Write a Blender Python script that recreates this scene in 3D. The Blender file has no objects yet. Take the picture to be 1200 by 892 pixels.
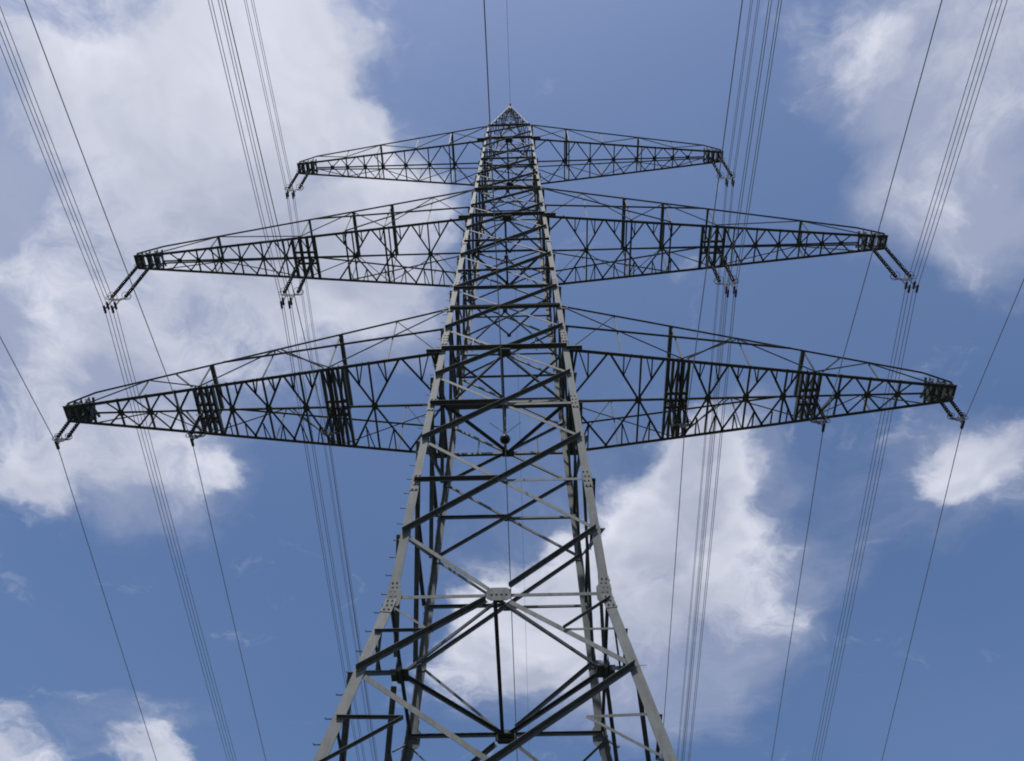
import bpy, math, random
from mathutils import Vector, Matrix
random.seed(7)
scene = bpy.context.scene
V = Vector

# ------------------------------------------------------------------ camera
PITCH, YAW, ROLL = 1.0079, 0.0328, 0.0037
cam_data = bpy.data.cameras.new('camera')
cam_data.sensor_width = 36.0
cam_data.lens = 1049.469 / 1200.0 * 36.0
cam_data.clip_start = 0.1
cam_data.clip_end = 6000.0
cam = bpy.data.objects.new('camera', cam_data)
scene.collection.objects.link(cam)
_R = V((math.cos(YAW), math.sin(YAW), 0))
_F = V((-math.sin(YAW) * math.cos(PITCH), math.cos(YAW) * math.cos(PITCH), math.sin(PITCH)))
_U = V((math.sin(YAW) * math.sin(PITCH), -math.cos(YAW) * math.sin(PITCH), math.cos(PITCH)))
_r = _R * math.cos(ROLL) + _U * math.sin(ROLL)
_u = _U * math.cos(ROLL) - _R * math.sin(ROLL)
_m = Matrix((_r, _u, -_F)).transposed().to_4x4()
_m.translation = V((0.9127, -20.6756, 1.6))
cam.matrix_world = _m
scene.camera = cam

# ------------------------------------------------------------------ light and sky
SUN_EL, SUN_AZ = math.radians(64), math.radians(196)      # azimuth clockwise from +Y
sun_dir = V((math.sin(SUN_AZ) * math.cos(SUN_EL), math.cos(SUN_AZ) * math.cos(SUN_EL), math.sin(SUN_EL)))
sl = bpy.data.lights.new('sun', 'SUN')
sl.energy = 3.4
sl.angle = math.radians(0.53)
sl.color = (1.0, 0.975, 0.94)
so = bpy.data.objects.new('sun', sl)
scene.collection.objects.link(so)
so.rotation_euler = sun_dir.to_track_quat('Z', 'Y').to_euler()
so.location = sun_dir * 200

scene.view_settings.view_transform = 'Standard'
scene.view_settings.look = 'None'
scene.view_settings.exposure = 0.0
scene.view_settings.gamma = 1.0
scene.view_settings.use_curve_mapping = False
scene.cycles.filter_width = 1.9
scene.cycles.max_bounces = 4
scene.cycles.diffuse_bounces = 2

# cloud masses on a flat layer: centre and half-size in units of the layer's height, weight
CLOUDS = [
    (-0.374, 0.203, 0.229, 0.114, 0.85), (-0.221, 0.19, 0.086, 0.064, 0.75), (-0.178, 0.291, 0.053, 0.046, 0.8),
    (-0.362, 0.366, 0.21, 0.146, 0.85), (-0.188, 0.414, 0.107, 0.082, 0.7), (-0.112, 0.368, 0.055, 0.031, 0.5),
    (-0.282, 0.49, 0.127, 0.088, 0.65), (-0.212, 0.528, 0.086, 0.055, 0.4), (-0.354, 0.593, 0.123, 0.065, 0.45),
    (-0.535, 0.556, 0.143, 0.119, 0.7), (-0.657, 0.701, 0.135, 0.129, 0.55), (-0.516, 0.757, 0.108, 0.099, 0.55),
    (-0.728, 0.774, 0.079, 0.099, 0.5), (-0.43, 0.798, 0.044, 0.037, 0.5), (-0.659, 0.546, 0.06, 0.069, -0.55),
    (-0.6, 0.354, 0.07, 0.057, -0.45), (-0.469, 0.178, 0.054, 0.034, -0.3), (-0.571, 0.647, 0.069, 0.041, -0.3),
    (-0.554, 0.242, 0.075, 0.064, 0.3), (-0.617, 0.435, 0.073, 0.056, 0.4), (0.49, 0.211, 0.154, 0.104, 0.42),
    (0.315, 0.184, 0.054, 0.038, 0.35), (0.412, 0.226, 0.073, 0.062, 0.3), (0.524, 0.351, 0.117, 0.121, 0.33),
    (0.473, 0.427, 0.081, 0.055, 0.28), (0.587, 0.823, 0.097, 0.087, 0.68), (0.663, 0.768, 0.071, 0.068, 0.55),
    (0.214, 0.863, 0.118, 0.146, 0.95), (0.243, 0.763, 0.076, 0.069, 0.7), (0.124, 0.927, 0.096, 0.103, 0.65),
    (0.283, 1.002, 0.111, 0.154, 0.8), (0.021, 1.013, 0.125, 0.114, 0.8), (-0.065, 1.166, 0.119, 0.128, 0.6),
    (0.102, 1.1, 0.191, 0.157, 0.7), (0.397, 1.079, 0.061, 0.086, 0.3), (0.313, 0.803, 0.042, 0.069, 0.35),
    (-0.007, 1.087, 0.149, 0.136, 0.4), (-0.053, 1.229, 0.129, 0.108, 0.35), (-0.698, 1.385, 0.101, 0.072, 0.85),
    (-0.938, 1.369, 0.091, 0.101, 0.7), (-0.866, 1.24, 0.123, 0.07, 0.4),
    (0.553, 0.833, 0.067, 0.066, 0.4),
]
# thinner sheets of the same layer
VEILS = [
    (0.446, 0.218, 0.154, 0.123, 0.75), (0.505, 0.35, 0.127, 0.142, 0.68), (0.545, 0.284, 0.085, 0.142, 0.5),
    (0.473, 0.427, 0.112, 0.076, 0.45), (0.581, 0.458, 0.082, 0.09, 0.4), (-0.417, 0.385, 0.343, 0.361, 0.55),
    (-0.609, 0.38, 0.111, 0.28, 0.4), (-0.582, 0.689, 0.21, 0.185, 0.6), (-0.521, 0.827, 0.148, 0.095, 0.35),
    (-0.207, 0.492, 0.127, 0.13, 0.5), (0.153, 1.035, 0.319, 0.34, 0.48), (-0.038, 1.208, 0.17, 0.17, 0.35),
    (0.247, 1.237, 0.214, 0.173, 0.35), (0.406, 1.042, 0.093, 0.131, 0.35), (0.313, 0.803, 0.085, 0.139, 0.35),
    (0.592, 0.819, 0.157, 0.14, 0.5), (-0.787, 1.321, 0.254, 0.139, 0.35),
]


def build_world():
    w = bpy.data.worlds.new('World')
    scene.world = w
    w.use_nodes = True
    nt = w.node_tree
    nt.nodes.clear()
    N, L = nt.nodes.new, nt.links.new

    def math_(op, a, b=None, c=None):
        n = N('ShaderNodeMath')
        n.operation = op
        for i, x in enumerate((a, b, c)):
            if x is None:
                continue
            if isinstance(x, (int, float)):
                n.inputs[i].default_value = x
            else:
                L(x, n.inputs[i])
        return n.outputs[0]

    def vmath(op, a, b, c=None):
        n = N('ShaderNodeVectorMath')
        n.operation = op
        for i, x in enumerate((a, b) if c is None else (a, b, c)):
            if isinstance(x, tuple):
                n.inputs[i].default_value = x
            else:
                L(x, n.inputs[i])
        return n.outputs['Value'] if op in ('LENGTH', 'DISTANCE') else n.outputs[0]

    def noise(vec, scale, detail, rough=.55, lac=2.0):
        n = N('ShaderNodeTexNoise')
        n.noise_dimensions = '3D'
        L(vec, n.inputs['Vector'])
        n.inputs['Scale'].default_value = scale
        n.inputs['Detail'].default_value = detail
        n.inputs['Roughness'].default_value = rough
        n.inputs['Lacunarity'].default_value = lac
        return n

    def ramp(x, lo, hi, smooth=True, a=0.0, b=1.0):
        n = N('ShaderNodeMapRange')
        n.interpolation_type = 'SMOOTHSTEP' if smooth else 'LINEAR'
        L(x, n.inputs['Value'])
        n.inputs['From Min'].default_value = lo
        n.inputs['From Max'].default_value = hi
        n.inputs['To Min'].default_value = a
        n.inputs['To Max'].default_value = b
        return n.outputs[0]

    def mix(fac, a, b):
        n = N('ShaderNodeMix')
        n.data_type = 'RGBA'
        L(fac, n.inputs[0])
        for i, x in ((6, a), (7, b)):
            if isinstance(x, tuple):
                n.inputs[i].default_value = x
            else:
                L(x, n.inputs[i])
        return n.outputs[2]

    tc = N('ShaderNodeTexCoord')
    sep = N('ShaderNodeSeparateXYZ')
    L(tc.outputs['Generated'], sep.inputs[0])
    zc = math_('MAXIMUM', sep.outputs[2], 0.07)
    cmb = N('ShaderNodeCombineXYZ')
    L(math_('DIVIDE', sep.outputs[0], zc), cmb.inputs[0])
    L(math_('DIVIDE', sep.outputs[1], zc), cmb.inputs[1])
    uv = cmb.outputs[0]
    # curl the layer so that the masses get torn, billowing edges
    w1 = vmath('SUBTRACT', noise(uv, 4.2, 2, .55).outputs['Color'], (.5, .5, .5))
    w2 = vmath('SUBTRACT', noise(uv, 15.0, 3, .6).outputs['Color'], (.5, .5, .5))
    uvw = vmath('ADD', uv, vmath('MULTIPLY', w1, (.20, .20, 0)))
    uvw = vmath('ADD', uvw, vmath('MULTIPLY', w2, (.07, .07, 0)))

    def masses(table, lo, hi):
        tot = None
        for (cu, cv, ru, rv, amp) in table:
            d = vmath('LENGTH', vmath('MULTIPLY_ADD', uvw, (1 / ru, 1 / rv, 0), (-cu / ru, -cv / rv, 0)), (0, 0, 0))
            x = ramp(d, lo, hi, True, amp, 0.0)
            tot = x if tot is None else math_('ADD', tot, x)
        return tot

    total = masses(CLOUDS, .2, 1.45)
    sheet = masses(VEILS, .35, 1.35)
    total = math_('MINIMUM', total, 1.05)
    # the rest of the sky: broken cumulus from the same layer
    base = ramp(noise(uv, 1.15, 2, .5).outputs['Fac'], .47, .68, True, 0, 1.15)
    fr = vmath('LENGTH', vmath('MULTIPLY', vmath('SUBTRACT', uv, (-0.03, .74, 0)), (1 / .85, 1 / .85, 0)), (0, 0, 0))
    total = math_('ADD', total, math_('MULTIPLY', base, ramp(fr, .95, 1.45)))
    fb = noise(uvw, 6.5, 7, .64).outputs['Fac']
    dens_in = math_('ADD', total, math_('MULTIPLY', math_('SUBTRACT', fb, .5), 2.1))
    dens = ramp(dens_in, .16, .98)
    # thin high veil
    veil = ramp(noise(uv, 1.7, 2, .5).outputs['Fac'], .30, .75, True, 0.0, .05)
    sheet = math_('ADD', sheet, math_('MULTIPLY', math_('SUBTRACT', fb, .5), .9))
    veil = math_('MAXIMUM', veil, ramp(sheet, .0, 1.0, True, 0.0, .62))
    # body of the clouds: white crowns, greyer bellies
    bl = noise(uvw, 3.4, 4, .55).outputs['Fac']
    thick = ramp(dens_in, .5, 1.35, True, 0, .45)
    lum = math_('SUBTRACT', ramp(bl, .32, .68, True, 0.1, 1.2), thick)
    lum = math_('ADD', lum, math_('MULTIPLY', math_('SUBTRACT', fb, .5), .9))
    lum = ramp(lum, -.2, 1.0, False)
    sky = N('ShaderNodeTexSky')
    sky.sky_type = 'NISHITA'
    sky.sun_disc = False
    sky.sun_elevation = SUN_EL
    sky.sun_rotation = SUN_AZ
    sky.altitude = 50
    sky.air_density = 1.0
    sky.dust_density = 2.2
    sky.ozone_density = 8.0
    cloud = mix(lum, (2.9, 3.2, 4.15, 1), (5.5, 5.65, 6.4, 1))
    c1 = mix(veil, sky.outputs[0], (3.5, 3.75, 4.75, 1))
    col = mix(dens, c1, cloud)
    bg = N('ShaderNodeBackground')
    L(col, bg.inputs['Color'])
    bg.inputs['Strength'].default_value = 0.135
    out = N('ShaderNodeOutputWorld')
    L(bg.outputs[0], out.inputs[0])
    w.cycles.sampling_method = 'MANUAL'
    w.cycles.sample_map_resolution = 512


build_world()

# ------------------------------------------------------------------ materials


def material(name, col, col2, rough=.6, metal=0.0, scale=3.0, bump=0.0, contrast=.5, spec=.3):
    m = bpy.data.materials.new(name)
    m.use_nodes = True
    nt = m.node_tree
    b = nt.nodes['Principled BSDF']
    tc = nt.nodes.new('ShaderNodeTexCoord')
    n = nt.nodes.new('ShaderNodeTexNoise')
    n.inputs['Scale'].default_value = scale
    n.inputs['Detail'].default_value = 6
    n.inputs['Roughness'].default_value = .65
    nt.links.new(tc.outputs['Object'], n.inputs['Vector'])
    r = nt.nodes.new('ShaderNodeValToRGB')
    r.color_ramp.elements[0].position = .5 - contrast / 2
    r.color_ramp.elements[1].position = .5 + contrast / 2
    r.color_ramp.elements[0].color = (*col2, 1)
    r.color_ramp.elements[1].color = (*col, 1)
    nt.links.new(n.outputs['Fac'], r.inputs[0])
    nt.links.new(r.outputs[0], b.inputs['Base Color'])
    b.inputs['Roughness'].default_value = rough
    b.inputs['Metallic'].default_value = metal
    b.inputs['Specular IOR Level'].default_value = spec
    if bump:
        bp = nt.nodes.new('ShaderNodeBump')
        bp.inputs['Strength'].default_value = bump
        bp.inputs['Distance'].default_value = .02
        nt.links.new(n.outputs['Fac'], bp.inputs['Height'])
        nt.links.new(bp.outputs[0], b.inputs['Normal'])
    return m




def steel():
    """weathered grey paint over galvanised angle iron"""
    m = material('painted_steel', (.155, .165, .158), (.09, .098, .095), .6, 0, 1.6, .12, .5, .15)
    nt = m.node_tree
    b = nt.nodes['Principled BSDF']
    N, L = nt.nodes.new, nt.links.new
    base = b.inputs['Base Color'].links[0].from_socket
    tc = N('ShaderNodeTexCoord')
    mp = N('ShaderNodeMapping')
    mp.inputs['Scale'].default_value = (9, 9, .55)         # runs of dirt down the bars
    L(tc.outputs['Object'], mp.inputs[0])
    n1 = N('ShaderNodeTexNoise')
    n1.inputs['Scale'].default_value = 1.0
    n1.inputs['Detail'].default_value = 4
    L(mp.outputs[0], n1.inputs['Vector'])
    r1 = N('ShaderNodeMapRange')
    r1.inputs['From Min'].default_value = .45
    r1.inputs['From Max'].default_value = .72
    r1.inputs['To Max'].default_value = .55
    L(n1.outputs['Fac'], r1.inputs['Value'])
    mx = N('ShaderNodeMix')
    mx.data_type = 'RGBA'
    L(r1.outputs[0], mx.inputs[0])
    L(base, mx.inputs[6])
    mx.inputs[7].default_value = (.06, .06, .055, 1)
    n2 = N('ShaderNodeTexNoise')
    n2.inputs['Scale'].default_value = 5.5
    n2.inputs['Detail'].default_value = 5
    L(tc.outputs['Object'], n2.inputs['Vector'])
    r2 = N('ShaderNodeMapRange')
    r2.inputs['From Min'].default_value = .62
    r2.inputs['From Max'].default_value = .74
    r2.inputs['To Max'].default_value = .5
    L(n2.outputs['Fac'], r2.inputs['Value'])
    m2 = N('ShaderNodeMix')
    m2.data_type = 'RGBA'
    L(r2.outputs[0], m2.inputs[0])
    L(mx.outputs[2], m2.inputs[6])
    m2.inputs[7].default_value = (.21, .218, .215, 1)        # bare zinc where the paint has gone
    L(m2.outputs[2], b.inputs['Base Color'])
    return m


STEEL = steel()
BOLT = material('bolt_steel', (.05, .05, .048), (.03, .03, .03), .5, .3, 9)
PORC = material('insulator_glaze', (.035, .03, .03), (.02, .02, .022), .25, 0, 6)
FIT = material('fitting_steel', (.07, .073, .075), (.04, .042, .045), .7, 0, 8)
WIRE = material('aluminium_strand', (.38, .39, .40), (.30, .31, .32), .6, 0, 5)
GRASS = material('meadow', (.026, .031, .019), (.018, .022, .014), .95, 0, .8, .4)

# ------------------------------------------------------------------ helpers
COL = scene.collection


class MB:
    """collects shapes into one mesh"""
    def __init__(self):
        self.v, self.f = [], []

    def raw(self, vs, fs):
        o = len(self.v)
        self.v += [tuple(x) for x in vs]
        self.f += [tuple(i + o for i in f) for f in fs]
        return self

    def angle(self, p0, p1, da, db, a, b=None, t=None):
        """L-section bar: heel on p0-p1, flanges along da and db"""
        b = b or a
        t = t or max(.008, .1 * a)
        p0, p1 = V(p0), V(p1)
        ax = (p1 - p0).normalized()
        A = V(da) - ax * ax.dot(V(da))
        A.normalize()
        B = V(db) - ax * ax.dot(V(db))
        B = (B - A * A.dot(B)).normalized()
        prof = [(0, 0), (a, 0), (a, t), (t, t), (t, b), (0, b)]
        vs = [p + A * x + B * y for p in (p0, p1) for x, y in prof]
        fs = [(i, (i + 1) % 6, (i + 1) % 6 + 6, i + 6) for i in range(6)]
        fs += [(0, 3, 2, 1), (0, 5, 4, 3), (6, 7, 8, 9), (6, 9, 10, 11)]
        if ax.dot(A.cross(B)) < 0:
            fs = [tuple(reversed(f)) for f in fs]
        return self.raw(vs, fs)

    def box(self, c, sx, sy, sz, X=(1, 0, 0), Y=(0, 1, 0), Z=(0, 0, 1)):
        c, X, Y, Z = V(c), V(X).normalized(), V(Y).normalized(), V(Z).normalized()
        vs = [c + X * (sx / 2 * i) + Y * (sy / 2 * j) + Z * (sz / 2 * k) for k in (-1, 1) for j in (-1, 1) for i in (-1, 1)]
        fs = [(0, 2, 3, 1), (4, 5, 7, 6), (0, 1, 5, 4), (2, 6, 7, 3), (0, 4, 6, 2), (1, 3, 7, 5)]
        return self.raw(vs, fs)

    def plate(self, pts, n, t):
        """flat polygon pts with thickness t along n"""
        n = V(n).normalized() * t
        k = len(pts)
        vs = [V(p) for p in pts] + [V(p) + n for p in pts]
        fs = [tuple(reversed(range(k))), tuple(range(k, 2 * k))]
        fs += [(i, (i + 1) % k, (i + 1) % k + k, i + k) for i in range(k)]
        return self.raw(vs, fs)

    def tube(self, pts, r, seg=6, caps=True):
        pts = [V(p) for p in pts]
        vs, fs = [], []
        n = len(pts)
        prev = None
        for i, p in enumerate(pts):
            d = (pts[min(i + 1, n - 1)] - pts[max(i - 1, 0)]).normalized()
            if prev is None:
                x = d.orthogonal().normalized()
            else:
                x = (prev - d * d.dot(prev)).normalized()
            prev = x
            y = d.cross(x)
            rr = r[i] if isinstance(r, (list, tuple)) else r
            for k in range(seg):
                a = 2 * math.pi * k / seg
                vs.append(p + x * (rr * math.cos(a)) + y * (rr * math.sin(a)))
        for i in range(n - 1):
            for k in range(seg):
                k2 = (k + 1) % seg
                fs.append((i * seg + k, i * seg + k2, (i + 1) * seg + k2, (i + 1) * seg + k))
        if caps:
            fs.append(tuple(reversed(range(seg))))
            fs.append(tuple((n - 1) * seg + k for k in range(seg)))
        return self.raw(vs, fs)

    def build(self, name, mat, parent=None, smooth=False):
        me = bpy.data.meshes.new(name)
        me.from_pydata(self.v, [], self.f)
        me.materials.append(mat)
        if smooth:
            me.polygons.foreach_set('use_smooth', [True] * len(me.polygons))
        me.update()
        o = bpy.data.objects.new(name, me)
        COL.objects.link(o)
        if parent is not None:
            o.parent = parent
        return o


def tag(o, label=None, cat=None, group=None, kind=None):
    for k, x in (('label', label), ('category', cat), ('group', group), ('kind', kind)):
        if x:
            o[k] = x
    return o


def empty(name, loc=(0, 0, 0)):
    o = bpy.data.objects.new(name, None)
    o.empty_display_size = .5
    o.location = loc
    COL.objects.link(o)
    return o


# ------------------------------------------------------------------ setting
g = MB()
S = 3000
n = 24
vs = [(-S + 2 * S * i / n, -S + 2 * S * j / n, 0) for j in range(n + 1) for i in range(n + 1)]
fs = [(j * (n + 1) + i, j * (n + 1) + i + 1, (j + 1) * (n + 1) + i + 1, (j + 1) * (n + 1) + i) for j in range(n) for i in range(n)]
g.raw(vs, fs)
tag(g.build('ground', GRASS), kind='structure')

# ------------------------------------------------------------------ the tower
ZS, WS, KT = 18.8708, 3.0, 0.0299           # waist height, half width there, taper above
KB = (3.8482 - 3.0) / (18.8708 - 13.2757)    # taper below
Z1, Z2, Z3, ZA = 32.5864, 47.8663, 63.1975, 77.8
ZU = {1: 36.35, 2: 52.35, 3: 66.6}           # where the upper chords of the arms meet the legs
ZT = 66.6


def hw(z):
    return WS - KT * (z - ZS) if z >= ZS else WS + KB * (ZS - z)


tower = empty('transmission_tower', (0, 0, 0))
tag(tower, 'tall grey steel lattice pylon with three tiers of crossarms against the cloudy sky', 'pylon')
FACES = [((0, -1), (1, 0)), ((1, 0), (0, 1)), ((0, 1), (-1, 0)), ((-1, 0), (0, -1))]   # outward normal, right-hand direction


def fp(face, s, z, off=0.0):
    (nx, ny), (rx, ry) = FACES[face]
    w = hw(z)
    return V((nx * (w + off) + rx * w * s, ny * (w + off) + ry * w * s, z))


def face_bar(face, a, b, size, out, name, parent=tower, down=True, b_size=None):
    """bar lying on a face; a, b = (s, z). out: outstanding flange faces outwards"""
    nrm = V((*FACES[face][0], 0))
    off = .006 if out else -.032
    k_ = .975
    p0, p1 = (fp(face, max(-k_, min(k_, q[0])), q[1], off) for q in (a, b))
    d = (p1 - p0).normalized()
    e = nrm.cross(d)
    if e.z < 0 or (abs(e.z) < 1e-6):
        e = -e
    if abs(d.z) > .9:
        e = V((*FACES[face][1], 0))
    h = e * (size / 2)
    return MB().angle(p0 + h, p1 + h, -e, nrm if out else -nrm, size * (.8 if out else 1), b_size or size * (1.25 if out else .8)).build(name, STEEL, parent)


def gusset(face, s, z, w, h, off=.02, bolts=True, parent=tower, rows=2, cols=4):
    nrm = V((*FACES[face][0], 0))
    r = V((*FACES[face][1], 0))
    c = fp(face, s, z, off)
    m = MB()
    k = .36
    pts = [c + r * (x * w / 2) + V((0, 0, y * h / 2)) for x, y in
           ((-1, -1 + k), (-1 + k, -1), (1 - k, -1), (1, -1 + k), (1, 1 - k), (1 - k, 1), (-1 + k, 1), (-1, 1 - k))]
    m.plate(pts, nrm, .016)
    o = m.build('gusset_plate', STEEL, parent)
    if bolts:
        b = MB()
        for i in range(cols):
            for j in range(rows):
                q = c + nrm * .028 + r * ((i - (cols - 1) / 2) * w * .8 / cols) + V((0, 0, (j - (rows - 1) / 2) * h * .75 / rows))
                b.box(q, .05, .05, .03, r, (0, 0, 1), nrm)
        b.build('bolts', BOLT, o)
    return o


# legs: angle iron with the heel on the outer corner
SEG = [(0.0, .27), (ZS, .27), (26.3, .26), (34.5, .245), (42.4, .235), (49.6, .205), (55.6, .18), (61.6, .155), (ZT, .135)]
SPL = [ZS, 23.95, 28.6, 33.6, 38.9, 44.4, 50.4, 56.6]
for sx in (-1, 1):
    for sy in (-1, 1):
        m = MB()
        for (za, _), (zb, s_) in zip(SEG[:-1], SEG[1:]):
            a = V((sx * hw(za), sy * hw(za), za))
            b = V((sx * hw(zb), sy * hw(zb), zb))
            m.angle(a, b, (-sx, 0, 0), (0, -sy, 0), s_, s_, .026)
        leg = m.build('leg', STEEL, tower)
        for zz in SPL:
            big = zz == ZS
            hh = .62 if big else .42
            ww = .30 if big else .25
            m = MB()
            za, zb = zz - hh, zz + hh
            a = V((sx * (hw(za) + .014), sy * (hw(za) + .014), za))
            c = V((sx * (hw(zz) + .014), sy * (hw(zz) + .014), zz))
            b = V((sx * (hw(zb) + .014), sy * (hw(zb) + .014), zb))
            m.angle(a, c, (-sx, 0, 0), (0, -sy, 0), ww, ww, .013)
            m.angle(c, b, (-sx, 0, 0), (0, -sy, 0), ww, ww, .013)
            pl = m.build('splice_plate', STEEL, leg)
            m = MB()
            for i in range(7 if big else 4):
                z_ = zz - hh * .85 + 2 * hh * .85 * i / (6 if big else 3)
                q = V((sx * (hw(z_) + .016), sy * (hw(z_) + .016), z_))
                for k in (.08, .2):
                    m.box(q + V((-sx * (k + .03 * (i % 2)), sy * .014, 0)), .045, .03, .045)
                    m.box(q + V((sx * .014, -sy * (k + .03 * (i % 2)), 0)), .03, .045, .045)
            m.build('bolts', BOLT, pl)
        if sx < 0 and sy < 0:
            for i in range(60):
                z_ = 5.0 + i * .74
                w_ = hw(z_)
                m = MB()
                m.tube([(-w_ + .02, -w_ + .10, z_), (-w_ - .20, -w_ + .10, z_), (-w_ - .205, -w_ + .10, z_ + .04)], .014, 5)
                m.box((-w_ - .02, -w_ + .10, z_), .03, .06, .06)
                m.build('step_bolt', BOLT, leg)

# face bracing
NODES = [21.5, 26.35, 30.65, 34.55, 38.5, 42.4, 46.15, 49.6, 52.35, 55.4, 58.5, 61.5, 64.9]
for f_ in range(4):
    # waist: K bracing either side of the waist gusset
    dg = .118
    face_bar(f_, (1 * .1, ZS + (NODES[0] - ZS) * .1), (1, NODES[0]), dg, True, 'diagonal_brace')
    face_bar(f_, (-1 * .1, ZS + (NODES[0] - ZS) * .1), (-1, NODES[0]), dg, False, 'diagonal_brace')
    face_bar(f_, (-1 * .1, ZS + (16.05 - ZS) * .1), (-1, 16.05), dg * 1.15, True, 'diagonal_brace')
    face_bar(f_, (1 * .1, ZS + (16.05 - ZS) * .1), (1, 16.05), dg * 1.15, False, 'diagonal_brace')
    face_bar(f_, (-1, ZS), (0, ZS), .11, False, 'horizontal_brace')
    face_bar(f_, (0, ZS), (1, ZS), .11, False, 'horizontal_brace')
    gusset(f_, 0, ZS, .66, .46, .012, True, tower, 1, 4)
    for s in (-1, 1):
        gusset(f_, s * .935, ZS - .04, .38, .66, .008, False)
    # below the waist
    for s in (-1, 1):
        q = 17.45
        face_bar(f_, (s, q), (s * .52, q), .065, s < 0, 'horizontal_brace')
        face_bar(f_, (s * .52, q), (s, ZS - .25), .06, s > 0, 'diagonal_brace')
        face_bar(f_, (s, 14.55), (s * .56, 14.5), .07, s < 0, 'horizontal_brace')
        face_bar(f_, (s * .56, 14.5), (s, 13.2), .065, s < 0, 'diagonal_brace')
        face_bar(f_, (s, 11.7), (s * .42, 11.6), .08, s < 0, 'horizontal_brace')
    face_bar(f_, (-1, 9.6), (1, 16.05), dg * 1.12, True, 'diagonal_brace')
    face_bar(f_, (-1, 16.05), (1, 9.6), dg * 1.12, False, 'diagonal_brace')
    face_bar(f_, (-1, 9.6), (1, 9.6), .12, False, 'horizontal_brace')
    face_bar(f_, (-1, .3), (0, 9.6), dg * 1.12, True, 'diagonal_brace')
    face_bar(f_, (0, 9.6), (1, .3), dg * 1.12, False, 'diagonal_brace')
    # crossed panels above
    for i, (za, zb) in enumerate(zip(NODES[:-1], NODES[1:])):
        wa, wb = hw(za), hw(zb)
        zm = za + (zb - za) * wa / (wa + wb)
        dz = max(.08, .132 - .0045 * i)
        face_bar(f_, (-1, za), (1, zb), dz, True, 'diagonal_brace')
        face_bar(f_, (1, za), (-1, zb), dz * (.92 if i < 3 else .70), False, 'diagonal_brace')
        if i in (0, 1, 2, 6, 11):
            hs = {0: .115, 1: .13, 2: .15, 6: .15, 11: .13}[i]
            face_bar(f_, (-1, zm), (0, zm), hs, True, 'horizontal_brace')
            face_bar(f_, (0, zm), (1, zm), hs, i not in (0, 1), 'horizontal_brace')
            gusset(f_, 0, zm, .34, .3, .03, False)
        elif i in (3, 4, 5, 8, 9, 10):
            face_bar(f_, (-1, zm), (1, zm), .075, f_ in (0, 3), 'horizontal_brace')
        for s in (-1, 1):                       # gusset where the diagonals meet the leg
            if f_ in (0, 2):
                gusset(f_, s * (1 - .13 / hw(za)), za, .3, .42, -.045, False)
    for zz, hs in ((ZU[1], .11), (38.5, .1), (ZU[2], .13), (58.5, .09), (ZT, .12)):
        face_bar(f_, (-1, zz), (1, zz), hs, f_ in (0, 1), 'horizontal_brace')
    # last short panel under the peak
    face_bar(f_, (-1, 64.9), (1, ZT), .08, True, 'diagonal_brace')
    # secondary: short studs between crossing point and horizontals next to the arms
    for (zc, i) in ((Z1, 2), (Z2, 6)):
        for s in (-1, 1):
            face_bar(f_, (s * .5, zc), (s * .5, zc + .95), .06, False, 'stud')

# peak above the top arm
pk = MB()
for sx in (-1, 1):
    for sy in (-1, 1):
        w = hw(ZT)
        pk.angle((sx * w, sy * w, ZT), (sx * .10, sy * .10, ZA - .5), (-sx, 0, 0), (0, -sy, 0), .085, .085, .012)
peak = pk.build('peak', STEEL, tower)
for f_ in range(4):
    (nx, ny), (rx, ry) = FACES[f_]

    def pp(s, z):
        w = hw(ZT) + (.10 - hw(ZT)) * (z - ZT) / (ZA - .5 - ZT)
        w2 = w - .03
        return V((nx * w2 + rx * w2 * s, ny * w2 + ry * w2 * s, z))
    lv = [ZT, 68.6, 70.5, 72.2, 73.7, 75.0, 76.1]
    nn = V((nx, ny, .15))
    for i, (a, b) in enumerate(zip(lv[:-1], lv[1:])):
        MB().angle(pp(-1, a), pp(1, b), nn, (0, 0, 1), .045).build('diagonal_brace', STEEL, peak)
        MB().angle(pp(1, a), pp(-1, b), nn, (0, 0, 1), .045).build('diagonal_brace', STEEL, peak)
        if i % 2:
            MB().angle(pp(-1, b), pp(1, b), nn, (0, 0, 1), .04).build('horizontal_brace', STEEL, peak)
MB().box((0, 0, ZA - .9), .24, .24, 1.3).box((0, 0, ZA - .1), .12, .5, .3).build('cap', FIT, peak)

# plan bracing inside the tower
def bar(p0, p1, size, name, parent=tower, da=(0, 0, -1), db=None, mat=STEEL):
    d = V(p1) - V(p0)
    if db is None:
        db = V((-d.y, d.x, 0))
        if db.length < 1e-6:
            db = V((1, 0, 0))
    return MB().angle(p0, p1, da, db, size).build(name, mat, parent)


for zz, s in ((42.4, .07), (57.0, .06), (ZS, .11), (Z1, .12), (ZU[1], .08), (Z2, .11), (ZU[2], .08), (Z3, .10), (ZT, .07)):
    w = hw(zz) - .06
    z_ = zz - .05
    c = [V((0, -w, z_)), V((w, 0, z_)), V((0, w, z_)), V((-w, 0, z_))]
    for i in range(4):
        bar(c[i], c[(i + 1) % 4], s, 'plan_brace')
    if zz in (ZS, Z1, Z2, Z3):
        bar(V((-.05, -w, z_ - .02)), V((-.05, w, z_ - .02)), s, 'plan_brace')
    if zz == ZS:
        for i in range(1, 4):                     # solid node plates on the sides and the far face
            q = c[i]
            MB().box(q + V((0, 0, -.07)), .52, .52, .02).box(q + V((0, 0, .0)), .1 if i != 2 else .55, .55 if i != 2 else .1, .32).build('gusset_plate', STEEL, tower)
    else:
        for i in (0, 2):
            MB().box(c[i] + V((0, 0, -.02)), *((.5, .34) if zz in (Z1, Z2, Z3) else (.2, .16)), .02).build('gusset_plate', STEEL, tower)
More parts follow.
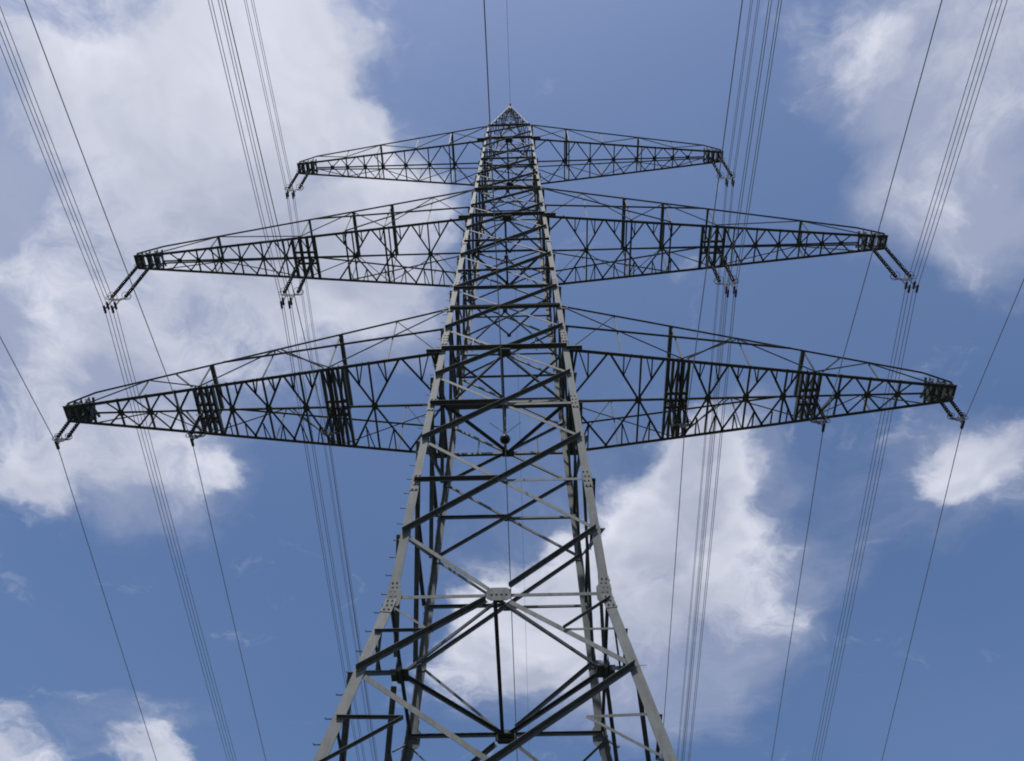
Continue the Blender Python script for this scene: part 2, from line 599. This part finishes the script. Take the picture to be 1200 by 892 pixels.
# heavy box beam through the tower at the lowest arm
w = hw(Z1)
MB().box((0, -.11, Z1 - .04), 2 * w - .1, .022, .14).box((0, .11, Z1 - .04), 2 * w - .1, .022, .14).box((0, 0, Z1 - .13), 2 * w - .1, .30, .02).build('cable_beam', STEEL, tower)

# ------------------------------------------------------------------ crossarms
ARMS = {
    1: dict(z=Z1, L=18.45, t=.36, zu=ZU[1], cs=.145, us=.085, ds=.092,
            N=[2.95, 4.20, 6.50, 7.55, 9.10, 10.73, 12.0, 13.0, 14.25, 15.55, 16.72],
            C=[2.60, 5.48, None, 8.35, 9.92, 11.45, None, 13.68, 14.91, 16.16],
            hang=[(7.03, .86, 5), (12.49, .74, 4)], posts=[(7.14, .16), (12.6, .15)], thin=[4.7, 9.9, 15.2],
            mid=(34.45, 12.06), tip=1.1),
    2: dict(z=Z2, L=21.0, t=.38, zu=ZU[2], cs=.15, us=.095, ds=.09,
            N=[2.5, 3.15, 5.32, 7.57, 9.62, 10.75, 11.95, 13.08, 14.31, 15.64, 16.83, 18.02, 19.07],
            C=[None, 4.36, 6.53, 8.60, None, None, 12.5, 13.77, 15.05, 16.23, 17.46, 18.53],
            hang=[(11.38, 1.22, 4)], posts=[(6.8, .19), (9.0, .17), (11.5, .11), (16.6, .12)], thin=[4.36],
            mid=(49.35, 11.2), tip=1.45),
    3: dict(z=Z3, L=14.94, t=.36, zu=ZU[3], cs=.135, us=.09, ds=.075,
            N=[1.9, 2.77, 4.67, 6.52, 8.06, 9.56, 10.75, 11.89, 12.85],
            C=[None, 3.84, 5.64, 7.32, 8.94, 10.2, 11.46, 12.53],
            hang=[], posts=[(4.15, .15), (9.25, .13)], thin=[6.5, 11.5],
            mid=None, tip=1.25),
}


def crossarm(tier, sx):
    A = ARMS[tier]
    z, L, t, zu = A['z'], A['L'], A['t'], A['zu']
    wb, wu = hw(z), hw(zu)
    xt = L - A['tip']
    zt = z + {1: .75, 2: .8, 3: 1.0}[tier]

    def yb(x):
        return wb + (t - wb) * (x - wb) / (L - wb)

    def B(x, s, dz=0.0):
        return V((sx * x, s * yb(x), z + dz))

    def U(x, s):
        k = (x - wu) / (xt - wu)
        return V((sx * x, s * (wu + (yb(xt) - wu) * k), zu + (zt - zu) * k))

    m = MB()
    cs, us = A['cs'], A['us']
    for s in (-1, 1):
        o_ = V((0, cs * .5 + (0 if s > 0 else cs * .5), 0))
        m.angle(B(wb - .02, s) + o_, B(L, s) + o_, (0, -1, 0), (0, 0, 1), cs, cs)
        m.angle(U(wu - .02, s), U(xt, s), (0, -1, 0), (0, 0, 1), us, us)
        m.angle(U(xt, s), B(L - .1, s, .16), (0, -1, 0), (0, 0, 1), us, us)
    arm = m.build('crossarm', STEEL, tower)
    P = lambda p0, p1, size, name, **k: bar(p0, p1, size, name, arm, **k)
    # bracket plates where the chords leave the legs
    for s in (-1, 1):
        MB().box(B(wb + .22, s, -.02) + V((0, s * .02, 0)), .62, .30, .03).box(B(wb + .22, s, .05) + V((0, s * .035, 0)), .58, .024, .34).build('bracket_plate', STEEL, arm)
        MB().box(U(wu + .05, s) + V((0, s * .03, -.02)), .40, .024, .26).build('bracket_plate', STEEL, arm)
    # middle rail of the underside
    MB().angle((sx * (wb - .1), .05, z + .03), (sx * xt, .05, z + .03), (0, -1, 0), (0, 0, 1), .10).build('centre_strut', STEEL, arm)
    ds = A['ds']
    N, C = A['N'], A['C']
    # underside lattice
    for i in range(len(N) - 1):
        c = C[i] if i < len(C) else None
        if c is None:
            continue
        wide = yb(c)
        d_ = ds if wide > 1.0 else ds * .85
        cn = V((sx * c, 0, z + .02))
        for s in (-1, 1):
            for nd in (N[i], N[i + 1]):
                if nd < wb + .1 and i == 0 and tier != 1:
                    continue
                q = B(nd, s, .02)
                q.y -= s * .05
                P(q + V((0, .04, 0)), cn + V((0, .04, 0)), d_, 'diagonal_brace', da=(0, -1, 0), db=(0, 0, 1))
            # secondary members in the wide bays
            if wide > 1.15 and tier < 3:
                for nd in (N[i], N[i + 1]):
                    mid = (B(nd, s, .02) + cn) * .5
                    top = B(mid.x * sx, s, .02)
                    P(top, mid, .055, 'stud', da=(0, 0, 1))
                    if wide > 1.5:
                        P(B(mid.x * sx * .5 + c * .5, s, .02), mid, .05, 'stud', da=(0, 0, 1))
        MB().box(cn + V((0, 0, -.012)), .26, .30, .016).build('node_plate', STEEL, arm)
        if wide > .62:
            P(B(c, -1, .035), B(c, 1, .035), .075, 'cross_strut', da=(sx, 0, 0), db=(0, 0, 1))
    # zigzag towards the first bay at the tower
    for s in (-1, 1):
        q = B(N[1], s, .02)
        if C[0] is None:
            P(q, V((sx * wb, s * yb(wb) * .45, z + .02)), ds, 'diagonal_brace', da=(0, -1, 0), db=(0, 0, 1))
    # heavy cross beams that carry the insulators
    for (hx, span, k) in A['hang']:
        for j in range(k):
            x = hx - span / 2 + span * j / (k - 1)
            y = yb(x)
            tilt = .06
            mb = MB()
            mb.box((sx * x, 0, z - .03), .105 if tier == 1 else .17, 2 * y - .05, .02)
            mb.box((sx * (x - .025), 0, z + .10), .016, 2 * y - .05, .26)
            mb.build('cross_beam', STEEL, arm)
        for j in range(3):
            y = (j - 1) * .34
            MB().box((sx * hx, y, z - .055), span + .1, .14, .02).box((sx * hx, y, z + .02), span + .1, .02, .2).build('tie_plate', STEEL, arm)
        for s in (-1, 1):
            for j in range(k - 1):
                x0, x1 = hx - span / 2 + span * j / (k - 1), hx - span / 2 + span * (j + 1) / (k - 1)
                y0, y1 = (.3, yb(x1) - .1) if j % 2 else (yb(x0) - .1, .3)
                P(V((sx * x0, s * y0, z + .06)), V((sx * x1, s * y1, z + .06)), .06, 'lacing_bar', da=(0, 0, 1))
    # frames: posts on both side faces and their ties
    for (px, ps) in A['posts']:
        for s in (-1, 1):
            P(B(px, s), U(px, s), .06, 'post', da=(sx, 0, 0), db=(0, 1, 0))
        P(B(px, -1, .05), B(px, 1, .05), ps * .5, 'cross_strut', da=(sx, 0, 0), db=(0, 0, 1))
        a, b = U(px, -1), U(px, 1)
        a.y -= .06
        MB().angle(a + V((-sx * ps / 2, 0, 0)), b + V((-sx * ps / 2, 0, 0)), (sx, 0, 0), (0, 0, 1), ps, ps).build('cross_strut', STEEL, arm)
    for px in A['thin']:
        for s in (-1, 1):
            P(B(px, s), U(px, s), .05, 'post', da=(sx, 0, 0), db=(0, 1, 0))
    # side-face diagonals
    xs = sorted([wb + .1] + [q for q, _ in A['posts']] + A['thin'] + [xt])
    for s in (-1, 1):
        for i in range(len(xs) - 1):
            a, b = xs[i], xs[i + 1]
            if tier == 1:
                if i == 0:
                    P(U(wu, s), B(xs[2], s), .06, 'diagonal_brace', da=(0, -1, 0), db=(0, 0, 1))
                    P(B(a, s), U(b, s), .05, 'diagonal_brace', da=(0, -1, 0), db=(0, 0, 1))
                elif i > 1:
                    P(U(a, s) if i % 2 else B(a, s), B(b, s) if i % 2 else U(b, s), .06, 'diagonal_brace', da=(0, -1, 0), db=(0, 0, 1))
            else:
                if i == 0:
                    P(U(wu, s), B(b if tier == 3 else xs[3], s), .08, 'diagonal_brace', da=(0, -1, 0), db=(0, 0, 1))
                    P(B(a, s), U(b, s), .05, 'diagonal_brace', da=(0, -1, 0), db=(0, 0, 1))
                else:
                    P(U(a, s) if i % 2 else B(a, s), B(b, s) if i % 2 else U(b, s), .06, 'diagonal_brace', da=(0, -1, 0), db=(0, 0, 1))
        if A['mid']:
            zm, xm = A['mid']
            wm = hw(zm)
            P(V((sx * wm, s * wm, zm)), U(xm, s), .10, 'middle_chord', da=(0, -1, 0), db=(0, 0, 1))
    if tier == 1:                                 # short raking struts outside each frame
        for s in (-1, 1):
            P(B(7.4, s, .05), U(9.7, s), .085, 'raking_strut', da=(0, -1, 0), db=(0, 0, 1))
            P(B(12.95, s, .05), U(14.1, s), .085, 'raking_strut', da=(0, -1, 0), db=(0, 0, 1))
    # boxed end
    yt = yb(xt)
    bar(B(xt, -1, .03), B(xt, 1, .45), .08, 'lacing_bar', arm, da=(sx, 0, 0), db=(0, 0, 1))
    bar(B(xt, 1, .03), B(xt, -1, .45), .08, 'lacing_bar', arm, da=(sx, 0, 0), db=(0, 0, 1))
    for j, x in enumerate((xt + A['tip'] * .25, xt + A['tip'] * .52, L - .28, L)):
        y = yb(x)
        k = (x - xt) / (L - xt)
        h = (zt - z) * .8 - .32 * k
        mb = MB()
        mb.box((sx * x, 0, z + .005), .13, 2 * y + .08, .02)
        mb.box((sx * (x - .05), 0, z + h / 2), .02, 2 * y + .06, h)
        mb.build('end_plate', STEEL, arm)
    for s in (-1, 1):
        for j in range(3):
            x0, x1 = xt + A['tip'] * j / 3, xt + A['tip'] * (j + 1) / 3
            k0, k1 = j / 3, (j + 1) / 3
            P(B(x0, s, .02), B(x1, s, .48 - .32 * k1), .06, 'lacing_bar', da=(0, 0, 1), db=(0, -s, 0))
            P(B(x0, s, .05) * 1.0, V((sx * x1, -s * yb(x1), z + .05)), .06, 'lacing_bar', da=(0, 0, 1), db=(0, -s, 0))
    return arm


for tier in (1, 2, 3):
    for sx in (-1, 1):
        crossarm(tier, sx)

# ------------------------------------------------------------------ insulators
SIDE = {-1: 'left', 1: 'right'}
TIER = {1: 'lowest', 2: 'middle', 3: 'top'}


def shed_profile(length, r, pitch):
    pts, rad = [(0)], [.03]
    k = int(length / pitch)
    for i in range(k):
        z = -length * (i + .5) / k
        h = length / k
        for dz, rr in ((.42 * h, r * .42), (.12 * h, r * .5), (-.08 * h, r), (-.22 * h, r), (-.26 * h, r * .45)):
            pts.append(z + dz)
            rad.append(rr)
    pts.append(-length)
    rad.append(.03)
    return pts, rad


def lathe(cx, cy, z0, prof, seg=10):
    pts, rad = prof
    m = MB()
    m.tube([(cx, cy, z0 + z) for z in pts], rad, seg)
    return m


def ring(c, r, tube_r, ax, ay, a0=0, a1=2 * math.pi, seg=16):
    ax, ay = V(ax), V(ay)
    pts = [V(c) + ax * (r * math.cos(a0 + (a1 - a0) * i / seg)) + ay * (r * math.sin(a0 + (a1 - a0) * i / seg)) for i in range(seg + 1)]
    return MB().tube(pts, tube_r, 5)


def insulator_set(tier, sx, x, drop, place):
    z = ARMS[tier]['z']
    root = empty('insulator_set', (sx * x, 0, z))
    tag(root, place, 'insulator', 'double insulator strings hanging from the crossarms')
    big = tier > 1
    gap = .36 if big else .215
    top = -.28 if big else -.16
    yoke = -(drop - .95) if big else -(drop - .42)
    ln = (-yoke) + top - (.22 if big else .12)
    prof = shed_profile(ln, .098 if big else .082, .17 if big else .145)
    for s in (-1, 1):
        st = lathe(s * gap, 0, top, prof).build('insulator_string', PORC, root, True)
        MB().box((s * gap, 0, top / 2 + .03), .06, .03, -top + .1).box((s * gap, 0, top + .02), .09, .09, .08).build('shackle', FIT, st)
        MB().box((s * gap, 0, yoke + .06), .07, .05, .22).build('end_fitting', FIT, st)
        rr = .26 if big else .15
        zc = yoke + (.34 if big else .17)
        ring((s * (gap + .03), 0, zc - .12), rr, .016, (s, 0, 0), (0, 0, 1), -2.4, 1.4, 14).build('arcing_ring', FIT, st)
        ring((s * gap, 0, zc), rr * .9, .014, (1, 0, 0), (0, 1, 0)).build('arcing_ring', FIT, st)
        ring((s * (gap + .10), 0, top - .12), rr * .6, .012, (s, 0, 0), (0, 0, 1), -1.6, 1.6, 8).build('arcing_horn', FIT, st)
    m = MB()
    m.plate([(-gap - .08, -.012, yoke + .02), (gap + .08, -.012, yoke + .02), (gap * .6, -.012, yoke - .2), (-gap * .6, -.012, yoke - .2)], (0, 1, 0), .024)
    m.build('yoke_plate', FIT, root)
    if big:
        for s in (-1, 1):
            m = MB()
            m.box((s * .2, 0, (yoke - drop) / 2 - .05), .05, .04, drop + yoke + .25)
            m.box((s * .2, 0, -drop + .2), .09, .42, .10).box((s * .2, 0, -drop - .2), .09, .42, .10)
            m.build('suspension_clamp', FIT, root)
    else:
        MB().box((0, 0, (yoke - drop) / 2), .05, .04, drop + yoke + .1).box((0, 0, -drop), .08, .40, .10).build('suspension_clamp', FIT, root)
    return root


D1, D2, D3 = 2.2, 5.55, 5.2
POS = {1: [17.9, 12.48, 7.04], 2: [20.36, 11.3], 3: [14.42]}
DROP = {1: D1, 2: D2, 3: D3}
SPOT = {(1, 0): 'from the tip of the lowest {s} crossarm', (1, 1): 'from the outer cross beams of the lowest {s} crossarm',
        (1, 2): 'from the inner cross beams of the lowest {s} crossarm',
        (2, 0): 'from the tip of the middle {s} crossarm', (2, 1): 'from the cross beams halfway along the middle {s} crossarm',
        (3, 0): 'from the tip of the top {s} crossarm'}
for tier in (1, 2, 3):
    for i, x in enumerate(POS[tier]):
        for sx in (-1, 1):
            insulator_set(tier, sx, x, DROP[tier], ('short' if tier == 1 else 'long') + ' dark double insulator string hanging ' + SPOT[(tier, i)].format(s=SIDE[sx]))

# ------------------------------------------------------------------ conductors
BB = {1: .0786, 2: .0648, 3: .080, 4: .1037, 5: .0966}
BF = {1: .1679, 2: .1423, 3: .146, 4: .0776, 5: .0852}
SS = [0, .6, 1.5, 3, 5, 8, 11, 14, 18, 22, 26, 30, 35, 40, 46, 52, 60, 70, 80, 95, 110, 130, 150, 175, 200, 230, 260, 300, 340, 380]


def wire(name, x, z, cl, r, label, cat, group=None):
    pts = []
    for s in reversed(SS[1:]):
        pts.append((x - s * .0019, -s, z - BF[cl] * s + BF[cl] / 380 * s * s))
    pts.append((x, 0, z - .004))
    for s in SS[1:]:
        pts.append((x, s, z - BB[cl] * s + BB[cl] / 380 * s * s))
    return tag(MB().tube(pts, r, 6, True).build(name, WIRE, None, True), label, cat, group)


WH = {(1, 0): 'single conductor at the tip of the lowest {s} crossarm', (1, 1): 'single conductor below the outer cross beams of the lowest {s} crossarm',
      (1, 2): 'single conductor below the inner cross beams of the lowest {s} crossarm'}
BN = {(2, 0): 'four-wire bundle at the tip of the middle {s} crossarm', (2, 1): 'four-wire bundle halfway along the middle {s} crossarm',
      (3, 0): 'four-wire bundle at the tip of the top {s} crossarm'}
for i, x in enumerate(POS[1]):
    for sx in (-1, 1):
        wire('conductor', sx * x, Z1 - D1, 1, .016, WH[(1, i)].format(s=SIDE[sx]), 'power line', 'single conductors')
for tier in (2, 3):
    for i, x in enumerate(POS[tier]):
        for sx in (-1, 1):
            for dx in (-.2, .2):
                for dz in (-.2, .2):
                    lab = '%s %s wire of the ' % ('upper' if dz > 0 else 'lower', 'left-hand' if dx < 0 else 'right-hand')
                    wire('conductor', sx * x + dx, ARMS[tier]['z'] - DROP[tier] + dz, tier, .0165,
                         lab + BN[(tier, i)].format(s=SIDE[sx]), 'power line', 'bundled conductors')
wire('earth_wire', 0, ZA, 4, .014, 'thin earth wire running over the very peak of the pylon', 'earth wire')
ZF = 30.07
wire('fibre_cable', -.03, ZF, 5, .019, 'single cable running through the middle of the tower body', 'cable')

# clamp that carries the cable inside the tower, with its round weight
h = empty('cable_hanger', (-.03, 0, Z1 - .25))
tag(h, 'rod with a round black weight hanging inside the tower below the box beam', 'cable hanger')
dz = ZF - (Z1 - .25)
m = MB()
pr, rd = [], []
for i in range(13):
    a = math.pi * i / 12
    pr.append((0, 0, dz + .20 * math.cos(a)))
    rd.append(max(.002, .21 * math.sin(a)))
m.tube(pr, rd, 16)
m.build('weight', PORC, h, True)
MB().tube([(0, 0, 0), (0, 0, dz + .2)], .035, 8).box((0, 0, dz + .45), .11, .11, .35).build('rod', FIT, h)
for s in (-1, 1):
    MB().tube([(s * .05, 0, dz + .42), (s * .62, 0, dz + 1.15)], .012, 5).build('arm', FIT, h)
